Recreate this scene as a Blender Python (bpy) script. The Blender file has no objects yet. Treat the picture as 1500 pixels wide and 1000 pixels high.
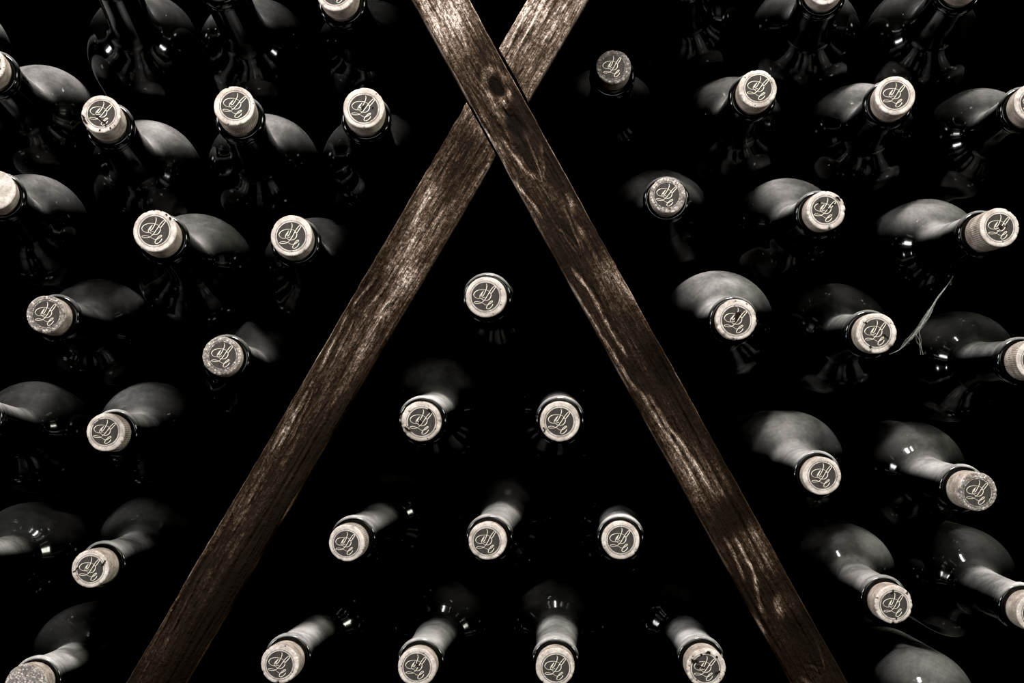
import bpy, math, random
import numpy as np
from mathutils import Vector, Matrix

scene = bpy.context.scene
COL = scene.collection
CAM_Z = 0.297            # camera height above the cellar floor
F = 2062.0               # focal length of the 1500 px wide frame

# ------------------------------------------------------------------ helpers
def link(o, parent=None):
    COL.objects.link(o)
    if parent is not None:
        o.parent = parent
    return o

def tag(o, label=None, cat=None, group=None, kind=None):
    if label: o['label'] = label
    if cat: o['category'] = cat
    if group: o['group'] = group
    if kind: o['kind'] = kind
    return o

def mesh_from(name, verts, faces, mat, smooth=True):
    me = bpy.data.meshes.new(name)
    me.from_pydata([tuple(v) for v in verts], [], [tuple(f) for f in faces])
    me.update()
    if smooth:
        me.polygons.foreach_set('use_smooth', [True]*len(me.polygons))
    if mat: me.materials.append(mat)
    return me

def obj(name, me, parent=None):
    return link(bpy.data.objects.new(name, me), parent)

def box_mesh(name, lo, hi, mat):
    x0,y0,z0 = lo; x1,y1,z1 = hi
    v = [(x0,y0,z0),(x1,y0,z0),(x1,y1,z0),(x0,y1,z0),(x0,y0,z1),(x1,y0,z1),(x1,y1,z1),(x0,y1,z1)]
    f = [(0,3,2,1),(4,5,6,7),(0,1,5,4),(1,2,6,5),(2,3,7,6),(3,0,4,7)]
    return mesh_from(name, v, f, mat, False)

def lathe(name, prof, mat, seg=64):
    """prof: list of (z, r); revolved about local Z."""
    v=[]; f=[]
    for z,r in prof:
        for k in range(seg):
            a=2*math.pi*k/seg
            v.append((r*math.cos(a), r*math.sin(a), z))
    n=len(prof)
    for i in range(n-1):
        for k in range(seg):
            k2=(k+1)%seg
            f.append((i*seg+k, i*seg+k2, (i+1)*seg+k2, (i+1)*seg+k))
    return mesh_from(name, v, f, mat)

def catmull(pts, per=10):
    P=[pts[0]]+list(pts)+[pts[-1]]
    out=[]
    for i in range(1,len(P)-2):
        p0,p1,p2,p3=[np.array(q,float) for q in P[i-1:i+3]]
        for j in range(per):
            t=j/per
            out.append(.5*((2*p1)+(-p0+p2)*t+(2*p0-5*p1+4*p2-p3)*t*t+(-p0+3*p1-3*p2+p3)*t**3))
    out.append(np.array(P[-2],float))
    return np.array(out)

# ------------------------------------------------------------------ node helpers
def new_mat(name):
    m=bpy.data.materials.new(name); m.use_nodes=True
    nt=m.node_tree; nt.nodes.clear()
    out=nt.nodes.new('ShaderNodeOutputMaterial')
    return m, nt, out

class NT:
    def __init__(s, nt): s.nt=nt
    def n(s, t, **kw):
        x=s.nt.nodes.new(t)
        for k,v in kw.items(): setattr(x,k,v)
        return x
    def l(s,a,b): s.nt.links.new(a,b)
    def val(s, sock, v):
        if hasattr(v,'is_output') or isinstance(v,bpy.types.NodeSocket): s.l(v,sock)
        else: sock.default_value=v
    def math(s, op, a, b=0.0, c=None, clamp=False):
        x=s.n('ShaderNodeMath', operation=op, use_clamp=clamp)
        s.val(x.inputs[0],a); s.val(x.inputs[1],b)
        if c is not None: s.val(x.inputs[2],c)
        return x.outputs[0]
    def rng(s, v, a,b,c=0.0,d=1.0, smooth=True):
        x=s.n('ShaderNodeMapRange', interpolation_type='SMOOTHSTEP' if smooth else 'LINEAR')
        s.val(x.inputs[0],v)
        for i,q in enumerate((a,b,c,d)): x.inputs[i+1].default_value=q
        return x.outputs[0]
    def mix(s, fac, a, b, mode='MIX'):
        x=s.n('ShaderNodeMix', data_type='RGBA', blend_type=mode)
        s.val(x.inputs[0],fac); s.val(x.inputs[6],a); s.val(x.inputs[7],b)
        return x.outputs[2]
    def noise(s, vec, scale, detail=4, rough=.55, w=None, dist=0.0):
        x=s.n('ShaderNodeTexNoise', noise_dimensions='4D' if w is not None else '3D')
        s.l(vec,x.inputs['Vector']); x.inputs['Scale'].default_value=scale
        x.inputs['Detail'].default_value=detail; x.inputs['Roughness'].default_value=rough
        x.inputs['Distortion'].default_value=dist
        if w is not None: s.val(x.inputs['W'],w)
        return x.outputs[0]
    def vor(s, vec, scale, w=None, feature='F1', rnd=1.0):
        x=s.n('ShaderNodeTexVoronoi', voronoi_dimensions='4D' if w is not None else '3D', feature=feature)
        s.l(vec,x.inputs['Vector']); x.inputs['Scale'].default_value=scale
        if w is not None: s.val(x.inputs['W'],w)
        return x
    def bsdf(s, **kw):
        b=s.n('ShaderNodeBsdfPrincipled')
        for k,v in kw.items(): s.val(b.inputs[k],v)
        return b
    def scale(s, vec, sc):
        m=s.n('ShaderNodeMapping'); s.l(vec,m.inputs[0]); m.inputs['Scale'].default_value=sc
        return m.outputs[0]

def rgb(r,g,b): return (r,g,b,1.0)

# ------------------------------------------------------------------ materials
def glass_material():
    m,nt,out=new_mat('dusty_dark_glass'); N=NT(nt)
    geo=N.n('ShaderNodeNewGeometry'); tc=N.n('ShaderNodeTexCoord'); oi=N.n('ShaderNodeObjectInfo')
    W=N.math('MULTIPLY',oi.outputs['Random'],40.0)
    sep=N.n('ShaderNodeSeparateXYZ'); N.l(geo.outputs['Normal'],sep.inputs[0])
    up=N.rng(sep.outputs[2],0.22,0.95)
    dn=N.n('ShaderNodeAttribute',attribute_type='OBJECT'); dn.attribute_name='dust'  # dome amount: real dust, lowered to stand in for shade
    nn=N.n('ShaderNodeAttribute',attribute_type='OBJECT'); nn.attribute_name='neck_dust'
    lz=N.n('ShaderNodeSeparateXYZ'); N.l(tc.outputs['Object'],lz.inputs[0])
    isn=N.rng(N.math('ADD',lz.outputs[2],N.math('MULTIPLY',N.noise(tc.outputs['Object'],90,3,.6),.012)),.228,.246)
    amt=N.math('ADD',N.math('MULTIPLY',isn,nn.outputs['Fac']),N.math('MULTIPLY',N.math('SUBTRACT',1.0,isn),dn.outputs['Fac']))
    big=N.noise(tc.outputs['Object'],38,4,.6,W,.4)
    fine=N.noise(tc.outputs['Object'],420,3,.6,W)
    film=N.rng(big,.30,.66,.35,1.0)
    gr=N.rng(fine,.2,.8,.75,1.1)
    dust=N.math('MULTIPLY',N.math('MULTIPLY',up,film),gr)
    # settled specks
    v=N.vor(tc.outputs['Object'],330,W)
    sp=N.rng(v.outputs['Distance'],.10,.18,1.0,0.0)
    pick=N.n('ShaderNodeSeparateColor'); N.l(v.outputs['Color'],pick.inputs[0])
    sp=N.math('MULTIPLY',sp,N.math('GREATER_THAN',pick.outputs[0],.93))
    sp=N.math('MULTIPLY',sp,N.rng(sep.outputs[2],-.3,.4,.05,.6))
    fac=N.math('MAXIMUM',N.math('MULTIPLY',dust,amt),sp,clamp=True)
    g=N.bsdf(**{'Base Color':rgb(.0018,.002,.0018),'Roughness':.10,'IOR':1.5,'Specular IOR Level':.30})
    d=N.bsdf(**{'Base Color':rgb(.505,.49,.475),'Roughness':.95,'Specular IOR Level':.1})
    mx=N.n('ShaderNodeMixShader'); N.l(fac,mx.inputs[0]); N.l(g.outputs[0],mx.inputs[1]); N.l(d.outputs[0],mx.inputs[2])
    N.l(mx.outputs[0],out.inputs[0])
    return m

def cork_material(name, kind, dim=1.0):
    m,nt,out=new_mat(name); N=NT(nt)
    tc=N.n('ShaderNodeTexCoord'); oi=N.n('ShaderNodeObjectInfo')
    W=N.math('MULTIPLY',oi.outputs['Random'],60.0)
    P=tc.outputs['Object']
    sep=N.n('ShaderNodeSeparateXYZ'); N.l(tc.outputs['Normal'],sep.inputs[0])
    face=N.rng(sep.outputs[2],.35,.75)          # 1 on the end grain
    soft=N.noise(P,160,5,.6,W)
    c_face=N.mix(N.rng(soft,.3,.7), rgb(.30,.26,.232), rgb(.56,.512,.472))
    c_side=N.mix(N.rng(soft,.3,.72), rgb(.19,.153,.126), rgb(.44,.382,.335))
    col=N.mix(face,c_side,c_face)
    # pores
    v=N.vor(P,430,W)
    pore=N.rng(v.outputs['Distance'],.16,.30,1.0,0.0)
    pk=N.n('ShaderNodeSeparateColor'); N.l(v.outputs['Color'],pk.inputs[0])
    pore=N.math('MULTIPLY',pore,N.math('GREATER_THAN',pk.outputs[0],.68 if kind!='worn' else .50))
    h=soft
    if kind=='grainy':
        g=N.vor(P,900,W)
        gc=N.n('ShaderNodeSeparateColor'); N.l(g.outputs['Color'],gc.inputs[0])
        edge=N.rng(g.outputs['Distance'],.35,.7,1.0,.45)
        k=N.math('MULTIPLY',edge,N.rng(gc.outputs[1],.0,1.0,.45,1.2))
        kk=N.mix(.8,rgb(1,1,1),N.n('ShaderNodeCombineColor').outputs[0])
        cc=N.n('ShaderNodeCombineColor')
        for i in range(3): N.l(k,cc.inputs[i])
        col=N.mix(face,col,N.mix(1.0,col,cc.outputs[0],'MULTIPLY'))
        h=N.math('ADD',soft,k)
    if kind=='striped':
        sx=N.n('ShaderNodeSeparateXYZ'); N.l(P,sx.inputs[0])
        ang=N.math('ARCTAN2',sx.outputs[1],sx.outputs[0])
        st=N.math('SINE',N.math('MULTIPLY',ang,58.0))
        st=N.rng(st,.15,.6)
        brk=N.rng(N.noise(P,230,2,.5,W),.36,.5)
        st=N.math('MULTIPLY',st,brk)
        st=N.math('MULTIPLY',st,N.math('SUBTRACT',1.0,face))
        col=N.mix(N.math('MULTIPLY',st,.75),col,rgb(.05,.042,.034))
    col=N.mix(N.math('MULTIPLY',pore,.88),col,rgb(.035,.024,.017))
    # stains
    stn=N.rng(N.noise(P,75,3,.5,N.math('ADD',W,7.0)),.56,.76)
    col=N.mix(N.math('MULTIPLY',stn,.38),col,rgb(.26,.19,.14))
    fn=N.rng(N.noise(P,1000,4,.65,W),.28,.72,.70*dim,1.10*dim)
    fc=N.n('ShaderNodeCombineColor')
    for i in range(3): N.l(fn,fc.inputs[i])
    col=N.mix(1.0,col,fc.outputs[0],'MULTIPLY')
    b=N.bsdf(**{'Base Color':col,'Roughness':.85,'Specular IOR Level':.2})
    bp=N.n('ShaderNodeBump'); bp.inputs['Strength'].default_value=.5; bp.inputs['Distance'].default_value=.0006
    N.l(N.math('SUBTRACT',h,pore),bp.inputs['Height']); N.l(bp.outputs[0],b.inputs['Normal'])
    N.l(b.outputs[0],out.inputs[0])
    return m

def simple_noise_mat(name, c1, c2, scale, rough=.8, stretch=(1,1,1), bump=.2, spec=.3, bdist=.001):
    m,nt,out=new_mat(name); N=NT(nt)
    tc=N.n('ShaderNodeTexCoord'); v=N.scale(tc.outputs['Object'],stretch)
    n=N.noise(v,scale,6,.6)
    b=N.bsdf(**{'Base Color':N.mix(N.rng(n,.3,.7),rgb(*c1),rgb(*c2)),'Roughness':rough,'Specular IOR Level':spec})
    bp=N.n('ShaderNodeBump'); bp.inputs['Strength'].default_value=bump; bp.inputs['Distance'].default_value=bdist
    N.l(n,bp.inputs['Height']); N.l(bp.outputs[0],b.inputs['Normal']); N.l(b.outputs[0],out.inputs[0])
    return m

def wood_material():
    m,nt,out=new_mat('weathered_stained_shaded_wood'); N=NT(nt)
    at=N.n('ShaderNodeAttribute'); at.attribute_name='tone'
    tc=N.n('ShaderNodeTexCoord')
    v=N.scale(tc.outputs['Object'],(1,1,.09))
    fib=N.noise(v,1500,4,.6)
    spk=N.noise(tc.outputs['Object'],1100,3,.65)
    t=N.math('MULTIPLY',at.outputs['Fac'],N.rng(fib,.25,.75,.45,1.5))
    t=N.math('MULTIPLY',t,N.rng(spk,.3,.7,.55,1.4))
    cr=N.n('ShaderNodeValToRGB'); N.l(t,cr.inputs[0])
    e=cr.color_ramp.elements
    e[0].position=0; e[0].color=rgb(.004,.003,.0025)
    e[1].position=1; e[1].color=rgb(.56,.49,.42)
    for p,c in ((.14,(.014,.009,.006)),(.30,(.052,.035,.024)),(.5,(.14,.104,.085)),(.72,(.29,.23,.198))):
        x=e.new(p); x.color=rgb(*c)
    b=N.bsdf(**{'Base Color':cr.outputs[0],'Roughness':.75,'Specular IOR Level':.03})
    bp=N.n('ShaderNodeBump'); bp.inputs['Strength'].default_value=.8; bp.inputs['Distance'].default_value=.0006
    N.l(N.math('ADD',fib,spk),bp.inputs['Height']); N.l(bp.outputs[0],b.inputs['Normal'])
    N.l(b.outputs[0],out.inputs[0])
    return m

M_GLASS=glass_material()
M_CORK={k:cork_material('cork_'+k,k) for k in ('smooth','grainy','striped','worn')}
M_CORK['dull']=cork_material('cork_dull_grainy','grainy',.55)
M_INK=simple_noise_mat('stamped_dark_ink',(.018,.0155,.0135),(.036,.031,.027),700,.8,(1,.15,1),.2,.25,.0003)
M_LINE=simple_noise_mat('bare_cork_line',(.50,.45,.38),(.72,.67,.59),500,.85,bump=0)
M_CRACK=simple_noise_mat('deep_crack',(.006,.004,.003),(.014,.01,.008),900,.95,bump=0,spec=.05)
M_WOOD=wood_material()
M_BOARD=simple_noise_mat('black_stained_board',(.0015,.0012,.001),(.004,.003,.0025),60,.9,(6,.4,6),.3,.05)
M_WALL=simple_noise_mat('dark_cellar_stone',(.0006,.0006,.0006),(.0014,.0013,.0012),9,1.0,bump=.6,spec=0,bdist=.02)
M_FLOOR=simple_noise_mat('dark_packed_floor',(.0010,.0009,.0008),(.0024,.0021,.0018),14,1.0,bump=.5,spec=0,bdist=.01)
M_WEB=simple_noise_mat('dusty_cobweb_silk',(.30,.30,.29),(.55,.54,.52),900,.9,bump=0)

# ------------------------------------------------------------------ setting
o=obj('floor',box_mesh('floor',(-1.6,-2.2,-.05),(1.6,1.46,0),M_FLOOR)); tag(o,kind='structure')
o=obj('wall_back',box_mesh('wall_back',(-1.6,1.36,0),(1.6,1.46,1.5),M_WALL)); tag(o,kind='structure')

# ------------------------------------------------------------------ the wine bottles
BL=.31
def prof_z(p): return [(BL-s,r) for s,r in p]
BODY=[(.0130,.0100),(.0130,.0137),(.0150,.0136),(.030,.0137),(.048,.0140),(.062,.0144),(.073,.0149),(.081,.0155),(.0860,.0163),(.0892,.0176),
      (.0914,.0195),(.0932,.0219),(.0954,.0249),(.0985,.0282),(.1025,.0314),(.1075,.0344),(.1130,.0366),(.119,.0382),(.126,.0391),(.134,.03945),(.142,.0395),(.150,.0395),(.165,.0395),(.200,.0395),(.270,.0395),
      (.300,.0394),(.3045,.0385),(.308,.0365),(.310,.0335),(.309,.0300),(.300,.0240),(.290,.0150),(.285,.0070),(.284,.0)]
def dense(p):
    P=catmull(p[1:22],4); return [p[0]]+[tuple(x) for x in P]+p[22:]
RING=[(.0129,.0100),(.0129,.0136),(.0124,.0141),(.0112,.0144),(.0098,.0143),(.0090,.0139),(.0084,.01385),(.0079,.0142),(.0073,.0147),(.0062,.0150),
      (.0030,.0150),(.0018,.01485),(.0009,.0144),(.0003,.0137),(.0,.0128),(.0004,.0110),(.0014,.0100),(.006,.0097),(.0129,.0097)]
me_body=lathe('glass_body',prof_z(dense(BODY))[::-1],M_GLASS,80)
me_ring=lathe('neck_ring',prof_z(RING)[::1],M_GLASS,72)

# monogram traced as pen strokes in units of the stamp's radius
CX,CY,CR=418.,418.,258.
STROKES=[
 [(438,182),(449,205),(448,240),(438,280),(420,322),(398,366),(370,406),(352,416),(342,404),(350,376),(372,336),(386,312)],
 [(386,312),(352,352),(322,396),(314,430),(326,446),(352,444),(382,437),(404,430)],
 [(400,432),(350,446),(290,450),(238,434),(206,396),(208,362),(240,322),(300,296),(370,290),(430,298),(482,322),(516,364),(522,404),(506,446),(470,480),(430,490),(386,484),(350,466),(330,446)],
 [(528,366),(548,338),(580,296),(603,262),(604,240),(590,234),(566,250),(530,290),(490,345),(460,396),(424,450),(390,492),(345,530)],
 [(528,366),(506,352),(488,362)],
 [(380,498),(345,530),(300,541),(250,543),(214,536),(206,522),(226,510),(262,507),(302,513),(345,530),(396,560),(428,576),(452,574)],
 [(452,574),(486,562),(524,536),(546,512),(540,499),(516,510),(484,538),(454,578),(434,614),(436,640),(460,648),(492,636),(524,608),(548,574),(545,560)],
]
def monogram_mesh(R):
    v=[]; f=[]
    for S in STROKES:
        P=catmull([((x-CX)/CR,(CY-y)/CR) for x,y in S],8)
        d=np.gradient(P,axis=0); d/=np.linalg.norm(d,axis=1)[:,None]+1e-9
        nrm=np.stack([-d[:,1],d[:,0]],1)
        w=.0105+.0115*np.abs(d@np.array([.5,.866]))**2
        w[0]*=.4; w[-1]*=.4
        b=len(v)
        for i in range(len(P)):
            for s in (1,-1):
                q=(P[i]+nrm[i]*w[i]*s)*R
                v.append((q[0],q[1],0))
        for i in range(len(P)-1):
            f.append((b+2*i,b+2*i+1,b+2*i+3,b+2*i+2))
    return mesh_from('monogram',v,f,M_LINE)
def stamp_mesh(R):
    v=[(0,0,0)]; f=[]; n=64
    for k in range(n):
        a=2*math.pi*k/n; v.append((R*math.cos(a),R*math.sin(a),0))
    for k in range(n): f.append((0,1+k,1+(k+1)%n))
    b=len(v)
    for k in range(n):
        a=2*math.pi*k/n
        for q in (1.095,1.12): v.append((R*q*math.cos(a),R*q*math.sin(a),0))
    for k in range(n):
        k2=(k+1)%n; f.append((b+2*k,b+2*k+1,b+2*k2+1,b+2*k2))
    return mesh_from('stamp',v,f,M_INK)
RS=.0081
ME_MONO=monogram_mesh(RS); ME_STAMP=stamp_mesh(RS)

def cork_mesh(r, p, mat, rough, seed):
    rs=random.Random(seed); n=96
    v=[]; f=[]
    chips=[(rs.uniform(0,2*math.pi), rs.uniform(.02,.085), rs.uniform(.02,.07)*(1+.7*rough)) for _ in range(rs.randint(3,6)+int(7*rough))]
    ph=[rs.uniform(0,6.28) for _ in range(6)]
    # (z below the face, radius factor, chip weight)
    prof=[(-(p+.010),.0095/r,0),(-(p-.0002),.0095/r,0),(-(p-.0012),.88,0),(-(p-.0030),.955,0),(-(p-.0055),.985,0)]
    m=7
    for i in range(m):
        z=-(p-.0055)+ (p-.0055-.0022)*(i+1)/m
        prof.append((z,.985+.015*math.sin(math.pi*(i+1)/(m+2)),.1))
    prof+=[(-.0014,.998,.4),(-.0007,.996,.8),(-.00025,.982,1),(-.00004,.958,.8),(0,.90,.25),(0,.74,0),(0,.5,0),(0,.2,0)]
    for z,q,cw in prof:
        for k in range(n):
            a=2*math.pi*k/n
            c=0
            for ca,wd,dp in chips:
                d=abs((a-ca+math.pi)%(2*math.pi)-math.pi)
                if d<wd: c+=dp*(1-d/wd)**.5
            wob=.006*math.sin(2*a+ph[0])+.004*math.sin(5*a+ph[1])+.003*math.sin(11*a+ph[2])
            wob+=rough*.012*rs.uniform(-1,1)*cw
            rr=r*q*(1-c*cw*.6+wob*(1 if z>-p+.004 else 0))
            zz=z-cw*c*.010-(rough*.0002*rs.random()*cw)
            v.append((rr*math.cos(a),rr*math.sin(a),zz))
    R=len(prof)
    for i in range(R-1):
        for k in range(n):
            k2=(k+1)%n; f.append((i*n+k,i*n+k2,(i+1)*n+k2,(i+1)*n+k))
    v.append((0,0,0)); c=len(v)-1
    for k in range(n): f.append(((R-1)*n+k,(R-1)*n+(k+1)%n,c))
    return mesh_from('cork',v,f,mat)

def crack_mesh(pts, w, r, seed):
    """jagged dark split lying on the cork's end; points in units of the cork radius"""
    rs=random.Random(seed)
    P=catmull(pts,5); d=np.gradient(P,axis=0); d/=np.linalg.norm(d,axis=1)[:,None]+1e-9
    v=[];f=[]
    for i,q in enumerate(P):
        e=w*(.35+.65*math.sin(math.pi*(i+.6)/(len(P)+.2)))*rs.uniform(.5,1.35)
        nx,ny=-d[i][1],d[i][0]; jx=rs.uniform(-.3,.3)*w
        v.append(((q[0]+nx*(e+jx))*r,(q[1]+ny*(e+jx))*r,0)); v.append(((q[0]-nx*(e-jx))*r,(q[1]-ny*(e-jx))*r,0))
    for i in range(len(P)-1): f.append((2*i,2*i+1,2*i+3,2*i+2))
    return mesh_from('crack',v,f,M_CRACK,False)

# key, cork tip, shoulder centre, cork radius, length of cork outside the lip
BOTTLES=[
    ('a0', (-0.3586,0.8500,0.5114), (-0.3928,0.9859,0.5006), 0.01175, 0.022),
    ('a2', (-0.2473,0.8500,0.5287), (-0.2600,0.9865,0.5057), 0.01175, 0.022),
    ('a3', (-0.1790,0.8426,0.5197), (-0.1805,0.9793,0.5003), 0.01185, 0.020),
    ('a4', (-0.1054,0.8426,0.5062), (-0.0996,0.9823,0.4980), 0.01185, 0.022),
    ('b1', (-0.3155,0.8426,0.4625), (-0.3299,0.9797,0.4521), 0.01185, 0.020),
    ('b2', (-0.2482,0.8500,0.4343), (-0.2592,0.9906,0.4159), 0.01175, 0.024),
    ('b3', (-0.1635,0.8285,0.4356), (-0.1716,0.9687,0.4169), 0.01205, 0.024),
    ('b4', (-0.0865,0.8217,0.4333), (-0.0919,0.9581,0.4167), 0.01215, 0.020),
    ('c1', (-0.3046,0.8285,0.3862), (-0.3308,0.9634,0.3742), 0.01205, 0.020),
    ('c2', (-0.2051,0.8085,0.3605), (-0.2149,0.9515,0.3460), 0.01235, 0.026),
    ('c3', (-0.1287,0.8217,0.3588), (-0.1336,0.9588,0.3440), 0.01215, 0.020),
    ('d1', (-0.2840,0.8576,0.3136), (-0.2945,0.9988,0.3037), 0.01164, 0.024),
    ('d2', (-0.1752,0.8500,0.2883), (-0.1783,0.9814,0.2737), 0.01175, 0.014),
    ('e1', (-0.3277,0.8500,0.2525), (-0.3366,0.9839,0.2314), 0.01175, 0.018),
    ('e2', (-0.2475,0.8576,0.2417), (-0.2567,0.9988,0.2302), 0.01164, 0.024),
    ('f1', (-0.3401,0.8500,0.1630), (-0.3405,0.9866,0.1453), 0.01175, 0.020),
    ('f2', (-0.2593,0.8653,0.1573), (-0.2609,1.0100,0.1471), 0.01154, 0.028),
    ('g1', (-0.2814,0.8150,0.0978), (-0.2888,0.9543,0.0794), 0.01225, 0.022),
    ('h1', (-0.0153,0.8285,0.3231), (-0.0099,0.9582,0.3232), 0.01205, 0.012),
    ('i1', (-0.0539,0.8355,0.2496), (-0.0514,0.9634,0.2479), 0.01195, 0.010),
    ('i2', (0.0284,0.8355,0.2496), (0.0336,0.9633,0.2479), 0.01195, 0.010),
    ('j1', (-0.1025,0.8733,0.1721), (-0.0888,1.0085,0.1689), 0.01143, 0.018),
    ('j2', (-0.0150,0.8576,0.1756), (-0.0050,0.9872,0.1716), 0.01164, 0.012),
    ('j3', (0.0661,0.8576,0.1760), (0.0755,0.9869,0.1680), 0.01164, 0.012),
    ('k1', (-0.1402,0.8500,0.1024), (-0.1313,0.9894,0.0931), 0.01175, 0.022),
    ('k2', (-0.0573,0.8500,0.1004), (-0.0498,0.9854,0.0913), 0.01175, 0.018),
    ('k3', (0.0260,0.8500,0.1004), (0.0321,0.9856,0.0944), 0.01175, 0.018),
    ('k4', (0.1161,0.8426,0.1017), (0.1186,0.9864,0.0931), 0.01185, 0.026),
    ('l1', (0.1040,0.8576,0.5249), (0.1236,0.9956,0.5233), 0.01164, 0.022),
    ('l2', (0.1872,0.8426,0.5103), (0.2047,0.9821,0.5095), 0.01185, 0.022),
    ('l3', (0.2705,0.8426,0.5136), (0.2865,0.9795,0.5083), 0.01185, 0.020),
    ('m1', (0.0649,0.8986,0.4722), (0.0697,1.0382,0.4621), 0.01111, 0.022),
    ('m2', (0.1497,0.8576,0.4509), (0.1561,0.9994,0.4472), 0.01164, 0.024),
    ('m3', (0.2293,0.8426,0.4441), (0.2443,0.9860,0.4401), 0.01185, 0.026),
    ('m4', (0.3126,0.8426,0.4400), (0.3282,0.9839,0.4362), 0.01185, 0.024),
    ('n1', (0.0975,0.8815,0.3885), (0.1067,1.0170,0.3835), 0.01133, 0.018),
    ('n2', (0.1896,0.8500,0.3761), (0.1939,0.9899,0.3737), 0.01175, 0.022),
    ('n3', (0.2918,0.8426,0.3652), (0.2952,0.9945,0.3597), 0.01185, 0.034),
    ('o1', (0.1318,0.8285,0.3099), (0.1410,0.9616,0.3069), 0.01205, 0.016),
    ('o2', (0.2164,0.8355,0.3019), (0.2244,0.9754,0.2988), 0.01195, 0.022),
    ('o3', (0.3086,0.8285,0.2862), (0.3127,0.9722,0.2795), 0.01205, 0.026),
    ('p1', (0.1888,0.8576,0.2151), (0.1967,0.9931,0.2089), 0.01164, 0.018),
    ('p2', (0.2811,0.8500,0.2063), (0.2848,0.9979,0.2013), 0.01175, 0.030),
    ('q1', (0.2325,0.8576,0.1369), (0.2355,0.9990,0.1282), 0.01164, 0.024),
    ('q2', (0.3138,0.8426,0.1344), (0.3161,0.9844,0.1277), 0.01185, 0.024),
    ('r1', (0.2705,0.8426,0.0579), (0.2860,0.9829,0.0420), 0.01185, 0.024),
]
KIND={'d1':'grainy','d2':'grainy','m1':'dull','i1':'worn','p2':'grainy','n1':'grainy','g1':'grainy','b3':'striped','c3':'striped','e2':'striped',
      'j1':'striped','n3':'striped','m2':'worn','n2':'worn','o1':'worn','o2':'worn','q1':'worn','k4':'worn','k2':'smooth','o3':'striped','k1':'worn'}
DUST_SHADE={'k1':.04,'k2':.04,'k3':.05,'k4':.03,'j1':.07,'j2':.09,'j3':.03,'i1':.22,'i2':.02,'h1':.02,'e1':.14,'e2':.32,'f1':.06,'f2':.12,'d1':.28,'d2':.14,'g1':.04,  # dust amounts, kept low on domes in place of shade from bottles above
 'p1':.95,'p2':.30,'q1':.48,'q2':.10,'r1':.40,'o1':.85,'o2':.05,'o3':.06,'n1':.6,'n2':.42,'n3':.55,'m1':.8,'m2':.5,'m3':.40,'m4':.25,'b1':.5,'b2':.55,'b3':.5,'b4':.24,'c1':.42,'c2':.5,'c3':.14,
 'a0':.9,'a2':.15,'a3':.4,'a4':.2,'l1':.08,'l2':.25,'l3':.12}
NECKS={'i2':.3,'h1':.3,'m1':.3,'b4':.6,'o3':.8,'i1':.95,'p1':.7}
LIPS={'i2':1.0,'h1':.6,'j3':.95,'p1':.8}
PLAIN={'g1','c1'}     # cork end without a stamp
CRACKS={
 'b2':[([(-.98,-.10),(-.86,-.22),(-.80,-.42),(-.62,-.58)],.06),([(-.30,-.05),(-.12,-.16),(.02,-.34),(.22,-.46),(.32,-.66)],.05),([(-.02,-.92),(.04,-.80)],.03),([(.50,-.66),(.58,-.78)],.03)],
 'f2':[([(-.93,-.16),(-.80,-.08),(-.64,.10)],.035),([(.60,.12),(.72,.26),(.84,.42)],.06)],
 'k4':[([(-.74,.44),(-.62,.30),(-.50,.32),(-.36,.30)],.10),([(-.50,.10),(-.30,.06),(-.10,.02)],.06),([(.42,-.30),(.56,-.24),(.72,-.14)],.05),([(.50,.52),(.58,.60)],.06),([(-.30,.62),(-.18,.68)],.06),([(-.02,.74),(.12,.78),(.22,.70)],.07)],
 'o1':[([(-.06,.10),(.06,.16),(.12,.28),(.22,.32)],.10),([(-.02,-.18),(.02,.0),(.10,.10)],.05)],
 'q1':[([(.05,.80),(.0,.62),(-.12,.55)],.05),([(.72,.50),(.78,.60)],.07),([(.05,-.78),(.10,-.70)],.06)],
 'i1':[([(.30,.62),(.42,.50),(.52,.42)],.08),([(-.82,-.30),(-.66,-.44),(-.50,-.52)],.07),([(-.10,.05),(.02,-.12)],.07)],
 'i2':[([(-.84,-.30),(-.74,-.40),(-.80,-.56)],.05)],
 'c2':[([(.50,.74),(.56,.78)],.06),([(.66,.56),(.74,.60)],.06)],
 'k2':[([(-.10,.20),(.02,.12),(.10,-.02)],.05)],
 'o2':[([(.30,-.08),(.42,-.16),(.58,-.30)],.05),([(-.40,-.62),(-.32,-.72)],.09),([(-.52,.52),(-.46,.60)],.06)],
 'n3':[([(-.02,.10),(.04,.0),(.02,-.10)],.10),([(.30,.10),(.34,.0)],.05)],
 'n2':[([(-.42,.40),(-.30,.36)],.06),([(.30,.36),(.42,.30)],.05),([(.42,.72),(.58,.66),(.70,.52)],.06),([(.05,.10),(.16,.02)],.05)],
 'b4':[([(.02,.10),(-.08,.0),(-.02,-.12)],.05),([(.40,.05),(.44,-.04)],.06)],
}
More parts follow.
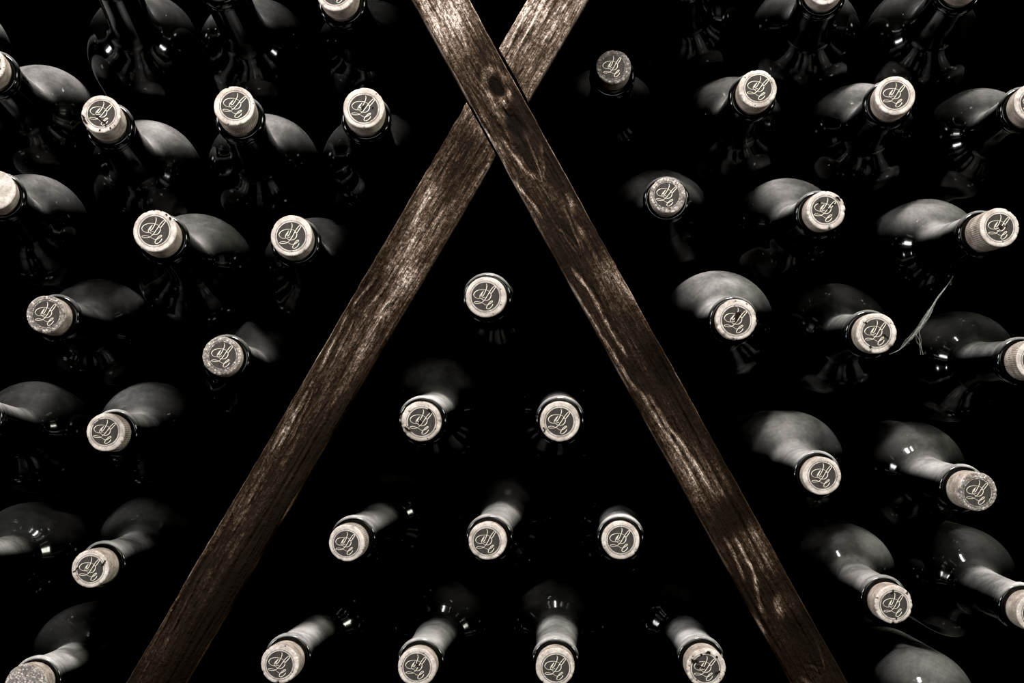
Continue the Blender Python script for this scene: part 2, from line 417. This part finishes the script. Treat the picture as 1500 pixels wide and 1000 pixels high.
LBL={
 'a0':'bottle in the top left corner, only the edge of its dusty shoulder showing',
 'a2':'black bottle at the top edge, cork cut off, pale highlight on its left shoulder',
 'a3':'black bottle cut by the top edge, standing next to the one with visible cork underside',
 'a4':'black bottle at the top edge nearest the crossing beams on the left, cork underside showing',
 'b1':'bottle at the left edge in the upper row, cork nearly cut off, wide dusty shoulder',
 'b2':'bottle with the cracked cork split across its black stamp, upper left row',
 'b3':'bottle with clean cream cork and ribbed side, middle of the upper left row of three',
 'b4':'bottle with pitted cream cork closest to the beam, upper left row',
 'c1':'bottle at the left edge with half a bare pale cork in view, second row',
 'c2':'bottle with large clean cream cork below the cracked one, long dust streak on neck',
 'c3':'bottle with clean cork and ribbed side beside the beam, second row on the left',
 'd1':'bottle with speckled grainy cork and dim domed shoulder, third row near the left edge',
 'd2':'bottle with grainy cork next to the middle of the left beam',
 'e1':'bottle at the left edge, cork out of frame, level dusty neck showing',
 'e2':'bottle with ribbed cork side and rounded dark shoulder, fourth row on the left',
 'f1':'bottle at the lower left edge, only its dusty grey neck and a glint showing',
 'f2':'bottle with long brownish cork standing far out, dark split by its stamp',
 'g1':'bottle in the bottom left corner with unstamped grainy cork cut by the frame',
 'h1':'topmost bottle alone at the peak of the triangle under the crossed beams',
 'i1':'bottle with pitted brown-flecked cork and dusty neck, left of the pair in the triangle',
 'i2':'bottle with clean pale cork seen straight on, right of the pair in the triangle',
 'j1':'bottle with fine ribbed cork leaning left, first of three in the third triangle row',
 'j2':'bottle with flecked cork in the centre of the third triangle row',
 'j3':'bottle with round cork seen straight on beside the right beam, third triangle row',
 'k1':'bottle with long pale cork and silver glints, leftmost of the bottom triangle row',
 'k2':'bottle second from left in the bottom triangle row, cork cut by the frame',
 'k3':'bottle with upright dusty neck, third from left in the bottom triangle row',
 'k4':'bottle with broken crumbling cork rim, rightmost of the bottom triangle row',
 'l1':'black bottle at the top edge just right of the beams, only glints on its shoulder',
 'l2':'black bottle at the top edge with a sliver of cork base, right side',
 'l3':'black bottle at the top edge, farthest right, a thin dark lip showing',
 'm1':'bottle with small brownish grainy cork, nearest the beam in the upper right row',
 'm2':'bottle with mottled cork side, second from the beam in the upper right row',
 'm3':'bottle with bright clean cork and large white glint, upper right row',
 'm4':'bottle in the upper right row with its cork cut by the right edge',
 'n1':'bottle with speckled cork facing forward, nearest the beam in the second right row',
 'n2':'bottle with chipped cork and flecked stamp, middle of the second right row',
 'n3':'bottle with long ribbed cork sticking out, second row at the right edge',
 'o1':'bottle with dark blot on its stamp, beside the middle of the right beam',
 'o2':'bottle with pitted cork touching the cobweb',
 'o3':'bottle at the right edge in the cobweb row, cork cut by the frame',
 'p1':'bottle with the broad well lit dusty dome, beside the lower right beam',
 'p2':'bottle with grainy cork on a long dusty neck, right of the broad lit dome',
 'q1':'bottle with worn cork and streaked dusty shoulder, lower right beside the beam',
 'q2':'bottle in the lower right row whose cork is cut by the right edge',
 'r1':'bottle in the bottom right corner, only its dim dusty shoulder and neck showing',
}
GROUP={'L':'bottles stacked left of the crossed beams','T':'bottles stacked in the triangle under the crossed beams','R':'bottles stacked right of the crossed beams'}
for idx,(key,T,D,r,p) in enumerate(BOTTLES):
    rs=random.Random('roll'+key)
    T=Vector(T); D=Vector(D)
    z=(T-D).normalized(); up=Vector((0,0,1)); y=(up-z*up.dot(z)).normalized()
    y=Matrix.Rotation(math.radians(rs.uniform(-5,5)),3,z)@y
    x=y.cross(z)
    base=T-z*(p+BL)
    M=Matrix((x,y,z)).transposed().to_4x4(); M.translation=base
    root=bpy.data.objects.new('wine_bottle',None); root.empty_display_size=.02; link(root); root.matrix_world=M
    g='L' if key[0] in 'abcdefg' else ('T' if key[0] in 'hijk' else 'R')
    tag(root,LBL[key],'wine bottle',GROUP[g])
    gb=obj('glass_body',me_body,root); nr=obj('neck_ring',me_ring,root)
    gb['dust']=DUST_SHADE.get(key,.3); gb['neck_dust']=NECKS.get(key,.9 if key[0] in 'fgjkpqr' else .75); nr['dust']=nr['neck_dust']=LIPS.get(key,.38 if key[0] in 'abcdlmno' else .95)
    kind=KIND.get(key,'smooth')
    ck=obj('cork',cork_mesh(r,p,M_CORK[kind],{'grainy':.8,'dull':.6,'worn':.9,'smooth':.15,'striped':.2}[kind],idx+11),root)
    ck.location=(0,0,BL+p)
    if key not in PLAIN:
        sc=r*.685/RS; ox,oy=rs.uniform(-.0005,.0005),rs.uniform(-.0005,.0005)
        st=obj('stamp',ME_STAMP,ck); st.location=(ox,oy,.00014); st.scale=(sc,sc,1)
        mo=obj('monogram',ME_MONO,ck); mo.location=(ox,oy,.00024); mo.scale=(sc,sc,1)
    for j,(pts,w) in enumerate(CRACKS.get(key,[])):
        c=obj('crack',crack_mesh(pts,w,r,idx*10+j),ck); c.location=(0,0,.00034)

# ------------------------------------------------------------------ the crossed rack battens
YB=.868                                   # front face of the battens
ZP=.885
def px(x,y,d=ZP): return np.array([(x-750)/F*d, CAM_Z+(500-y)/F*d])
rng=np.random.default_rng(5)
def vnoise(u,v,su,sv,seed):
    """smooth value noise on arrays u,v with cell sizes su,sv"""
    r=np.random.default_rng(seed); G=r.random((512,512))
    a=u/su+100; b=v/sv+100
    i=np.floor(a).astype(int); j=np.floor(b).astype(int); fa=a-i; fb=b-j
    fa=fa*fa*(3-2*fa); fb=fb*fb*(3-2*fb)
    g=lambda m,n: G[m%512,n%512]
    return (g(i,j)*(1-fa)+g(i+1,j)*fa)*(1-fb)+(g(i,j+1)*(1-fa)+g(i+1,j+1)*fa)*fb
def env(tab,t,v):
    """bilinear lookup in a tone table: rows (t, five values across the width)"""
    ts=np.array([r[0] for r in tab]); A=np.array([r[1] for r in tab]); xs=np.linspace(-1,1,A.shape[1])
    k=np.clip(np.searchsorted(ts,t)-1,0,len(ts)-2); f=np.clip((t-ts[k])/(ts[k+1]-ts[k]),0,1)
    vx=np.clip((v+1)/2*(len(xs)-1),0,len(xs)-1.0001); j=vx.astype(int); g=vx-j
    return (A[k,j]*(1-g)+A[k,j+1]*g)*(1-f)+(A[k+1,j]*(1-g)+A[k+1,j+1]*g)*f

class Batten:
    """local frame: +Z runs along the batten (down the slope), +X across its width (to the viewer's left), -Y to the viewer"""
    def __init__(s,p0,p1,w):
        s.a=px(*p0); b=px(*p1); s.len=np.linalg.norm(b-s.a); s.d=(b-s.a)/s.len; s.w=w
        s.n=np.array([s.d[1],-s.d[0]])     # across, to the viewer's left
        s.py0=p0[1]; s.py1=p1[1]
    def uv(s,x,y):
        q=px(x,y)-s.a; return q@s.d, q@s.n
    def matrix(s):
        X=Vector((s.n[0],0,s.n[1])); Z=Vector((s.d[0],0,s.d[1])); Y=Z.cross(X)
        M=Matrix((X,Y,Z)).transposed().to_4x4(); M.translation=Vector((s.a[0],YB,s.a[1])); return M, Y
    def section(s,name,u0,u1,k0,k1,tab,ridges,knots,seed,thick=.026,parent=None,tongues=()):
        """one length of wood from u0 to u1; k0,k1 shear its ends; front is a displaced fine grid"""
        f0,f1=0.0,s.len
        us=[];u=u0
        while u<u1:
            us.append(u); u+= .00055 if (f0-.02<u<f1+.02) else .006
        us.append(u1); us=np.array(us); nv=62
        vs=np.linspace(-1,1,nv); half=s.w/2
        U,V=np.meshgrid(us,vs,indexing='ij')
        # sheared cut ends, fading over the first centimetres of the length
        e0=np.clip(1-(U-u0)/.05,0,1); e1=np.clip(1-(u1-U)/.05,0,1)
        Uw=U+k0*V*half*e0+k1*V*half*e1
        Vm=V*half
        t=Uw/s.len
        wob=(vnoise(Uw,V*0,.030,1,seed+1)-.5)*.0005+(vnoise(Uw,V*0,.006,1,seed+2)-.5)*.0004
        wobr=(vnoise(Uw,V*0+9,.030,1,seed+3)-.5)*.0005+(vnoise(Uw,V*0+9,.006,1,seed+4)-.5)*.0004
        Vw=Vm+np.where(V<0,wob*(-V)**4,wobr*V**4)
        # grain coordinate bent around the knots
        vg=Vm.copy(); tone_k=np.zeros_like(U); rel_k=np.zeros_like(U)
        for ku,kv,ra,rb,dark,light in knots:
            du=(Uw-ku)/ra; dv=(Vm-kv)/rb; r=np.sqrt(du*du+dv*dv)
            vg+= np.sign(dv)*rb*.9*np.exp(-du*du*.7)*np.exp(-np.abs(dv)*.5)
            ring=np.exp(-((r-1.25)/.28)**2); core=np.exp(-(r/.75)**4)
            tone_k+= light*ring*(.55+.45*np.sin(6*np.arctan2(dv,du)+seed)) - dark*core + light*.25*np.sin(r*9)*np.exp(-r*.7)
            rel_k+= ring*.0005-core*.0006
        wavy=(vnoise(Uw,Vm,.06,.02,seed+5)-.5)*.004
        g1=vnoise(Uw,vg+wavy,.085,.0022,seed+6); g2=vnoise(Uw,vg+wavy,.03,.0009,seed+7); g3=vnoise(Uw,vg+wavy,.006,.0006,seed+8)
        patch=vnoise(Uw,Vm,.018,.009,seed+9); sp=vnoise(Uw,Vm,.0014,.0012,seed+10)
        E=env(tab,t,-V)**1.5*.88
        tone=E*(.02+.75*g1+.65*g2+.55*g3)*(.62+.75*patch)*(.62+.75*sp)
        rel=(g1-.5)*.0009+(g2-.5)*.0006+(sp-.5)*.0003
        for pts,wd,amp in ridges:
            P=catmull([s.uv(*q) for q in pts],6)
            vc=np.interp(Uw[:,0]*0+us,P[:,0],P[:,1],left=9,right=9) if P[0,0]<P[-1,0] else np.interp(us,P[::-1,0],P[::-1,1],left=9,right=9)
            ends=np.clip(np.minimum(us-min(P[0,0],P[-1,0]),max(P[0,0],P[-1,0])-us)/.008,0,1)
            dd=(Vm-vc[:,None]+(g3-.5)*.0012)/wd
            k=np.exp(-dd*dd)*ends[:,None]*(.55+.75*vnoise(Uw,Vm*0,.004,1,seed+20))
            tone+=amp*k; rel+=.0006*k*np.sign(amp)-.0004*np.exp(-(dd+1.8)**2)*ends[:,None]
        for (tx,ty),L,hw,dk,am in tongues:
            tu,tv=s.uv(tx,ty); q=(tu-Uw)/L
            h=hw*np.sqrt(np.clip(q,0,1.3))+1e-6; off=tv+(q*0)+wavy*.5
            inside=(q>-.0)&(q<1.3); fade=np.clip((1.25-q)/.5,0,1)
            d=np.abs(Vm-off)/h
            core=np.where(inside,1/(1+np.exp((d-.86)*14)),0)*fade
            rim=np.where(q>-.03,np.exp(-((d-.82)/.16)**2),0)*fade*np.exp(-np.clip(q,0,2)*1.1)
            out=np.where(q>-.3,np.exp(-((d-1.12)/.12)**2),0)*fade
            tone=tone*(1-dk*core*np.clip(q*3.5,0,1))*(1-.6*out)+am*rim*(.55+.7*g2)
            rel+=.0004*core
        tone+=tone_k; rel+=rel_k
        edge=np.clip((np.abs(V)-.955)/.045,0,1)
        tone+=edge*(.10+.60*vnoise(Uw,V*0+np.sign(V)*5,.02,1,seed+30)**2)*np.clip(1.2-t*.5,.3,1)  # bright rim light on the long edges, painted into the tone
        tone=np.clip(tone,.0,1)
        Y=-rel+edge**2*.0012
        nu=len(us)
        back=[(1.0,thick),(0,thick),(-1.0,thick)]
        K=nv+3
        co=np.zeros((nu,K,3)); tn=np.full((nu,K),.06)
        co[:,:nv,0]=Vw; co[:,:nv,1]=Y; co[:,:nv,2]=Uw; tn[:,:nv]=tone
        for q,(bx,by) in enumerate(back):
            co[:,nv+q,0]=bx*half; co[:,nv+q,1]=by
            co[:,nv+q,2]=us+k0*bx*half*np.clip(1-(us-u0)/.05,0,1)+k1*bx*half*np.clip(1-(u1-us)/.05,0,1)
        idx=np.arange(nu*K).reshape(nu,K)
        a=idx[:-1]; b=idx[1:]
        fq=np.stack([a,np.roll(a,-1,1),np.roll(b,-1,1),b],-1).reshape(-1,4)
        faces=[tuple(x) for x in fq.tolist()]+[tuple(idx[0,::-1].tolist()),tuple(idx[-1].tolist())]
        me=bpy.data.meshes.new(name); me.from_pydata(co.reshape(-1,3).tolist(),[],faces); me.update()
        me.polygons.foreach_set('use_smooth',[True]*(len(faces)-2)+[False]*2)
        at=me.attributes.new('tone','FLOAT','POINT'); at.data.foreach_set('value',tn.reshape(-1).astype(np.float32))
        me.materials.append(M_WOOD)
        import bmesh
        bm=bmesh.new(); bm.from_mesh(me); bmesh.ops.recalc_face_normals(bm,faces=bm.faces); bm.to_mesh(me); bm.free()
        return obj(name,me,parent)

def board(name,bt,u0,u1,k0,k1,parent,y0=.0275,y1=.43,th=.0175):
    h=th/2
    v=[];
    for yy in (y0,y1):
        for uu,kk in ((u0,k0),(u1,k1)):
            for xx in (-h,h): v.append((xx,yy,uu+kk*xx))
    f=[(0,1,3,2),(4,6,7,5),(0,4,5,1),(2,3,7,6),(0,2,6,4),(1,5,7,3)]
    return obj(name,mesh_from(name,v,f,M_BOARD,False),parent)

# front batten: from upper left down to lower right, unbroken
B1=Batten((643,0),(1197,1000),.0304)
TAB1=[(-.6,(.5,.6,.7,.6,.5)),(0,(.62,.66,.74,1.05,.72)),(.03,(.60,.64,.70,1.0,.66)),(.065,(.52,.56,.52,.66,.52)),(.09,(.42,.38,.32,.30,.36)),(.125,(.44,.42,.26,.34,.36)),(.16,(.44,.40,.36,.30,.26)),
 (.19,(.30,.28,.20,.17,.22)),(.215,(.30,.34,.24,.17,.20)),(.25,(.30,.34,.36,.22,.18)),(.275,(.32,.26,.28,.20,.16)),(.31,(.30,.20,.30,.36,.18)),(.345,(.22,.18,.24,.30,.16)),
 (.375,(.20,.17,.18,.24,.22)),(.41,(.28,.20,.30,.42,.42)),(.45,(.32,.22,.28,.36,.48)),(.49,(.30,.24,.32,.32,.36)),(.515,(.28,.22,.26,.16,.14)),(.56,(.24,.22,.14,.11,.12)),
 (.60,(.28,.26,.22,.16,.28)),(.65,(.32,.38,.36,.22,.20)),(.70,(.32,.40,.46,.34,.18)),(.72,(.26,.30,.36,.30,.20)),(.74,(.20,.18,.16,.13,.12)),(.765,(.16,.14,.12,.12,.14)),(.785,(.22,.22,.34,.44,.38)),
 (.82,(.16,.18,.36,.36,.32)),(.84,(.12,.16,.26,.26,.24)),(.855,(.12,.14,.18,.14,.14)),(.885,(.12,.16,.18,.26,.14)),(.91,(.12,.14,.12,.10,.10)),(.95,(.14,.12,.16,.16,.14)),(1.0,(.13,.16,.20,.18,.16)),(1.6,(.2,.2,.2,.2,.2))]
RID1=[([(655,0),(671,30),(678,58),(690,95)],.0010,.30),([(636,0),(652,32),(668,70)],.0008,.22),([(622,2),(638,40),(655,76)],.0007,.20),
 ([(706,190),(728,222),(742,250),(752,270),(778,300),(795,325)],.0007,.38),([(718,203),(732,222),(742,240)],.0006,.34),
 ([(731,203),(748,226),(763,246),(775,260),(790,269)],.0012,.40),([(795,268),(796,250),(793,230),(788,210)],.0008,.20),
 ([(826,285),(834,300),(840,322)],.0013,.48),([(838,330),(848,342),(851,360)],.0018,.40),([(805,330),(830,350),(846,372)],.0007,.16),
 ([(700,180),(722,220),(745,262),(770,306),(776,318)],.0007,.30),
 ([(832,388),(848,412),(864,432),(876,456),(892,484),(908,510),(920,528)],.0011,.42),([(822,400),(846,440),(866,470),(882,496),(900,525),(918,555),(936,578)],.0008,.36),
 ([(862,430),(868,440)],.0010,.30),([(892,395),(912,425),(930,450)],.0016,.30),([(942,570),(958,596),(972,620),(984,638)],.0011,.40),([(930,562),(950,598),(970,630),(990,660),(1008,692),(1020,716)],.0010,.38),
 ([(972,620),(992,645),(1010,672),(1030,704),(1040,722)],.0012,.44),([(1052,778),(1066,800),(1078,828),(1086,850)],.0009,.48),([(1068,778),(1084,806),(1096,832),(1102,856),(1106,880),(1116,903)],.0011,.40),
 ([(1044,800),(1060,825),(1068,840)],.0006,.28),([(1129,860),(1132,880),(1140,900)],.0026,.52),([(1143,868),(1145,880)],.0008,.30),([(1094,885),(1108,910),(1120,930)],.0008,.30),
 ([(1165,962),(1182,968),(1199,972)],.0010,.25),([(1168,958),(1174,950),(1178,944)],.0009,.30),([(1162,980),(1176,992),(1184,1006)],.0014,.46)]
KN1=[(*B1.uv(728,134),.0085,.0052,.34,.34),(*B1.uv(752,186),.012,.006,.16,.06)]
M1,_=B1.matrix()
b1=bpy.data.objects.new('rack_batten',None); link(b1); b1.matrix_world=M1
tag(b1,'long dark stained wooden beam running unbroken from upper left to lower right','wooden beam')
lift=(CAM_Z)  # both battens stand on the floor
u_end1=(B1.a[1]-.0)/(-B1.d[1])-.013
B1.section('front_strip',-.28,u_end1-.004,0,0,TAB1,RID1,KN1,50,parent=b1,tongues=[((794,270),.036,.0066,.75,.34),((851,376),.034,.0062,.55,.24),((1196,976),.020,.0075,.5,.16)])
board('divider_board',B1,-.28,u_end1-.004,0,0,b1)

# second batten: from upper right down to lower left, cut where the first one crosses
B2=Batten((820,0),(233,1000),.0318)
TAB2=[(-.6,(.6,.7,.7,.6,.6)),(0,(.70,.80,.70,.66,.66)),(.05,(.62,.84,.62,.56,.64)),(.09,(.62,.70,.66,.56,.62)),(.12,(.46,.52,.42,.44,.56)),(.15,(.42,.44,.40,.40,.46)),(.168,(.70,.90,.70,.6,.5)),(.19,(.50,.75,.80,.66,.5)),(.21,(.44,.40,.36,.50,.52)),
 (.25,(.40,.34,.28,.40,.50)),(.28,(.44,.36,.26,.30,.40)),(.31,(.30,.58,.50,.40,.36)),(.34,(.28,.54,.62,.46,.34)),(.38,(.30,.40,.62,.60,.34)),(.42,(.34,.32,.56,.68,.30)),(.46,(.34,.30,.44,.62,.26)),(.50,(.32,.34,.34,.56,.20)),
 (.54,(.36,.36,.30,.44,.12)),(.58,(.36,.34,.32,.30,.08)),(.62,(.36,.36,.28,.20,.06)),(.67,(.30,.34,.26,.18,.06)),(.72,(.28,.31,.26,.18,.02)),(.78,(.26,.28,.27,.12,.0)),(.85,(.25,.26,.22,.07,.0)),(.92,(.23,.24,.18,.05,.0)),(1,(.22,.22,.15,.03,.0)),(1.6,(.12,.12,.1,.08,.06))]  # right side falls to black low down: shade painted into the wood tone
RID2=[([(786,0),(768,32),(752,60),(738,86)],.0011,.30),([(804,0),(786,30),(770,58),(756,84),(746,100)],.0008,.30),([(838,0),(822,26),(812,40)],.0007,.15),
 ([(640,265),(628,290),(615,318),(604,345)],.0016,.26),([(655,300),(640,330),(622,362),(606,392)],.0014,.20),([(560,400),(546,420),(530,438),(516,460)],.0007,.42),([(575,410),(556,436),(540,455),(528,472)],.0006,.30),
 ([(516,455),(505,480),(494,500),(484,520),(476,545)],.0009,.38),([(526,462),(514,488),(502,512),(492,536)],.0006,.26),([(585,430),(566,452),(548,472)],.0012,.26),([(600,400),(580,430),(560,462),(545,490),(530,515)],.0030,.16),
 ([(456,570),(446,592),(436,612),(424,636),(408,664)],.0009,.34),([(468,560),(456,590),(444,618),(428,650)],.0006,.24),([(436,600),(420,630),(404,660),(390,690)],.0007,.22),
 ([(400,680),(380,716),(362,750),(346,780)],.0008,.16),([(372,700),(350,740),(330,776),(310,812)],.0007,.13),([(300,840),(280,880),(262,915),(244,950)],.0008,.10),([(280,850),(258,890),(240,925),(216,970)],.0006,.08)]
KN2=[]
M2,_=B2.matrix()
b2=bpy.data.objects.new('rack_batten',None); link(b2); b2.matrix_world=M2
tag(b2,'tan weathered wooden beam running from upper right to lower left, cut where the other crosses','wooden beam')
# crossing point and shear of the cut ends
Amat=np.array([B1.d,-B2.d]).T; sol=np.linalg.solve(Amat,B2.a-B1.a); uc=sol[1]
cosang=B1.d@B2.d; sn=np.sqrt(1-cosang**2)
halfcut=(B1.w/2+.0016)/sn
# moving across B2 by v shifts the cut edge along B2 by v*shear
shear=-(B1.n@B2.n)/(B1.n@B2.d)
u_end2=(B2.a[1])/(-B2.d[1])-.013
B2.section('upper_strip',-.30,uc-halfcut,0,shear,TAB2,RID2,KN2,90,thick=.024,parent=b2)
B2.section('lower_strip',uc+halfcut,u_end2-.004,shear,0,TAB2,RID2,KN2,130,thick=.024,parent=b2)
hb=(.0175/2+.0004)/sn
board('divider_board',B2,-.30,uc-hb,0,shear,b2)
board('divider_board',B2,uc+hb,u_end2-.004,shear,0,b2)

# ------------------------------------------------------------------ cobweb beside the right-hand corks
def P3(x,y,d): return np.array([(x-750)/F*d, d, CAM_Z+(500-y)/F*d])
def tube(v,f,pts,r,seg=5,taper=True):
    b=len(v); n=len(pts)
    for i,p in enumerate(pts):
        t=pts[min(i+1,n-1)]-pts[max(i-1,0)]; t=t/(np.linalg.norm(t)+1e-12)
        a=np.cross(t,[0,1,0]); a/=np.linalg.norm(a)+1e-12; c=np.cross(t,a)
        rr=r*(.45+.55*math.sin(math.pi*(i+.5)/n)) if taper else r
        for k in range(seg):
            q=2*math.pi*k/seg; w=p+rr*(a*math.cos(q)+c*math.sin(q)); v.append(tuple(w))
    for i in range(n-1):
        for k in range(seg):
            k2=(k+1)%seg; f.append((b+i*seg+k,b+i*seg+k2,b+(i+1)*seg+k2,b+(i+1)*seg+k))
v=[];f=[]; rs=np.random.default_rng(8)
main=[(1303,519,.846),(1318,512,.856),(1330,498,.868),(1344,484,.88),(1358,462,.895),(1372,438,.912),(1386,420,.925),(1397,404,.936)]
for k in range(22):
    i0=rs.integers(0,5); i1=rs.integers(i0+2,8)
    pts=[P3(x+rs.normal()*1.5*(1.5 if 2<=j<=4 else .45),y+rs.normal()*1.5*(1.5 if 2<=j<=4 else .45),d) for j,(x,y,d) in enumerate(main)][i0:i1+1]
    tube(v,f,catmull(pts,6),rs.uniform(.000012,.00004))
tube(v,f,catmull([P3(*q) for q in main],8),.00004)
for k in range(4):
    pts=[P3(1344+rs.normal()*2,484+rs.normal()*2,.88),P3(1346+rs.normal()*1.5,498,.88),P3(1348+rs.normal()*1.5,508,.88),P3(1352+rs.normal()*2,520,.88)]
    tube(v,f,catmull(pts,6),rs.uniform(.00004,.0001))
web=obj('cobweb',mesh_from('cobweb',v,f,M_WEB)); tag(web,'wispy pale cobweb strand strung up from a pitted cork','cobweb')

# ------------------------------------------------------------------ light
def area(name,loc,target,sx,sy,energy,col):
    L=bpy.data.lights.new(name,'AREA'); L.shape='RECTANGLE'; L.size=sx; L.size_y=sy; L.energy=energy; L.color=col
    o=bpy.data.objects.new(name,L); link(o); o.location=loc
    o.rotation_euler=(Vector(target)-Vector(loc)).to_track_quat('-Z','Y').to_euler()
    return o
area('cellar_lamp',(0.02,.40,CAM_Z+1.05),(0.02,.93,CAM_Z+.02),.28,.20,32,(1,.955,.93))
# soft fill lamp added behind the camera to light the cork faces
area('aisle_fill',(0,-1.5,CAM_Z+.45),(0,.9,CAM_Z),.6,.4,7,(1,.98,.95))
# bright openings at the two ends of the cellar aisle
area('window_right_end',(1.75,-.30,CAM_Z+.78),(0,.92,CAM_Z),.50,.40,30,(.99,1,.86))
area('window_right_end_low',(1.75,-.40,CAM_Z-.10),(0,.92,CAM_Z),.34,.15,11,(1,1,.93))
area('window_left_end',(-1.75,-.28,CAM_Z+.80),(0,.92,CAM_Z),.38,.40,25,(1,1,.97))
area('window_left_end_slit',(-1.75,.10,CAM_Z+.62),(0,.92,CAM_Z),.12,.36,7,(1,1,.97))
area('window_left_end_low',(-1.75,.06,CAM_Z-.08),(0,.92,CAM_Z),.34,.14,10,(1,1,1))
area('window_left_end_small',(-1.70,-.55,CAM_Z+.20),(0,.92,CAM_Z),.14,.12,2.4,(1,1,1))

W=bpy.data.worlds.new('cellar_dark'); scene.world=W; W.use_nodes=True
W.node_tree.nodes['Background'].inputs[0].default_value=(.5,.5,.5,1); W.node_tree.nodes['Background'].inputs[1].default_value=.0004

# ------------------------------------------------------------------ camera
cam=bpy.data.cameras.new('camera'); cam.sensor_width=36; cam.lens=F/1500*36; cam.clip_start=.01
co=bpy.data.objects.new('camera',cam); link(co); co.location=(0,0,CAM_Z); co.rotation_euler=(math.pi/2,0,0)
scene.camera=co
scene.view_settings.view_transform='Standard'
scene.view_settings.look='None'
scene.view_settings.exposure=0
vs=scene.view_settings
vs.use_curve_mapping=True
vs.curve_mapping.black_level=(.0032,.0032,.0032)
vs.curve_mapping.update()
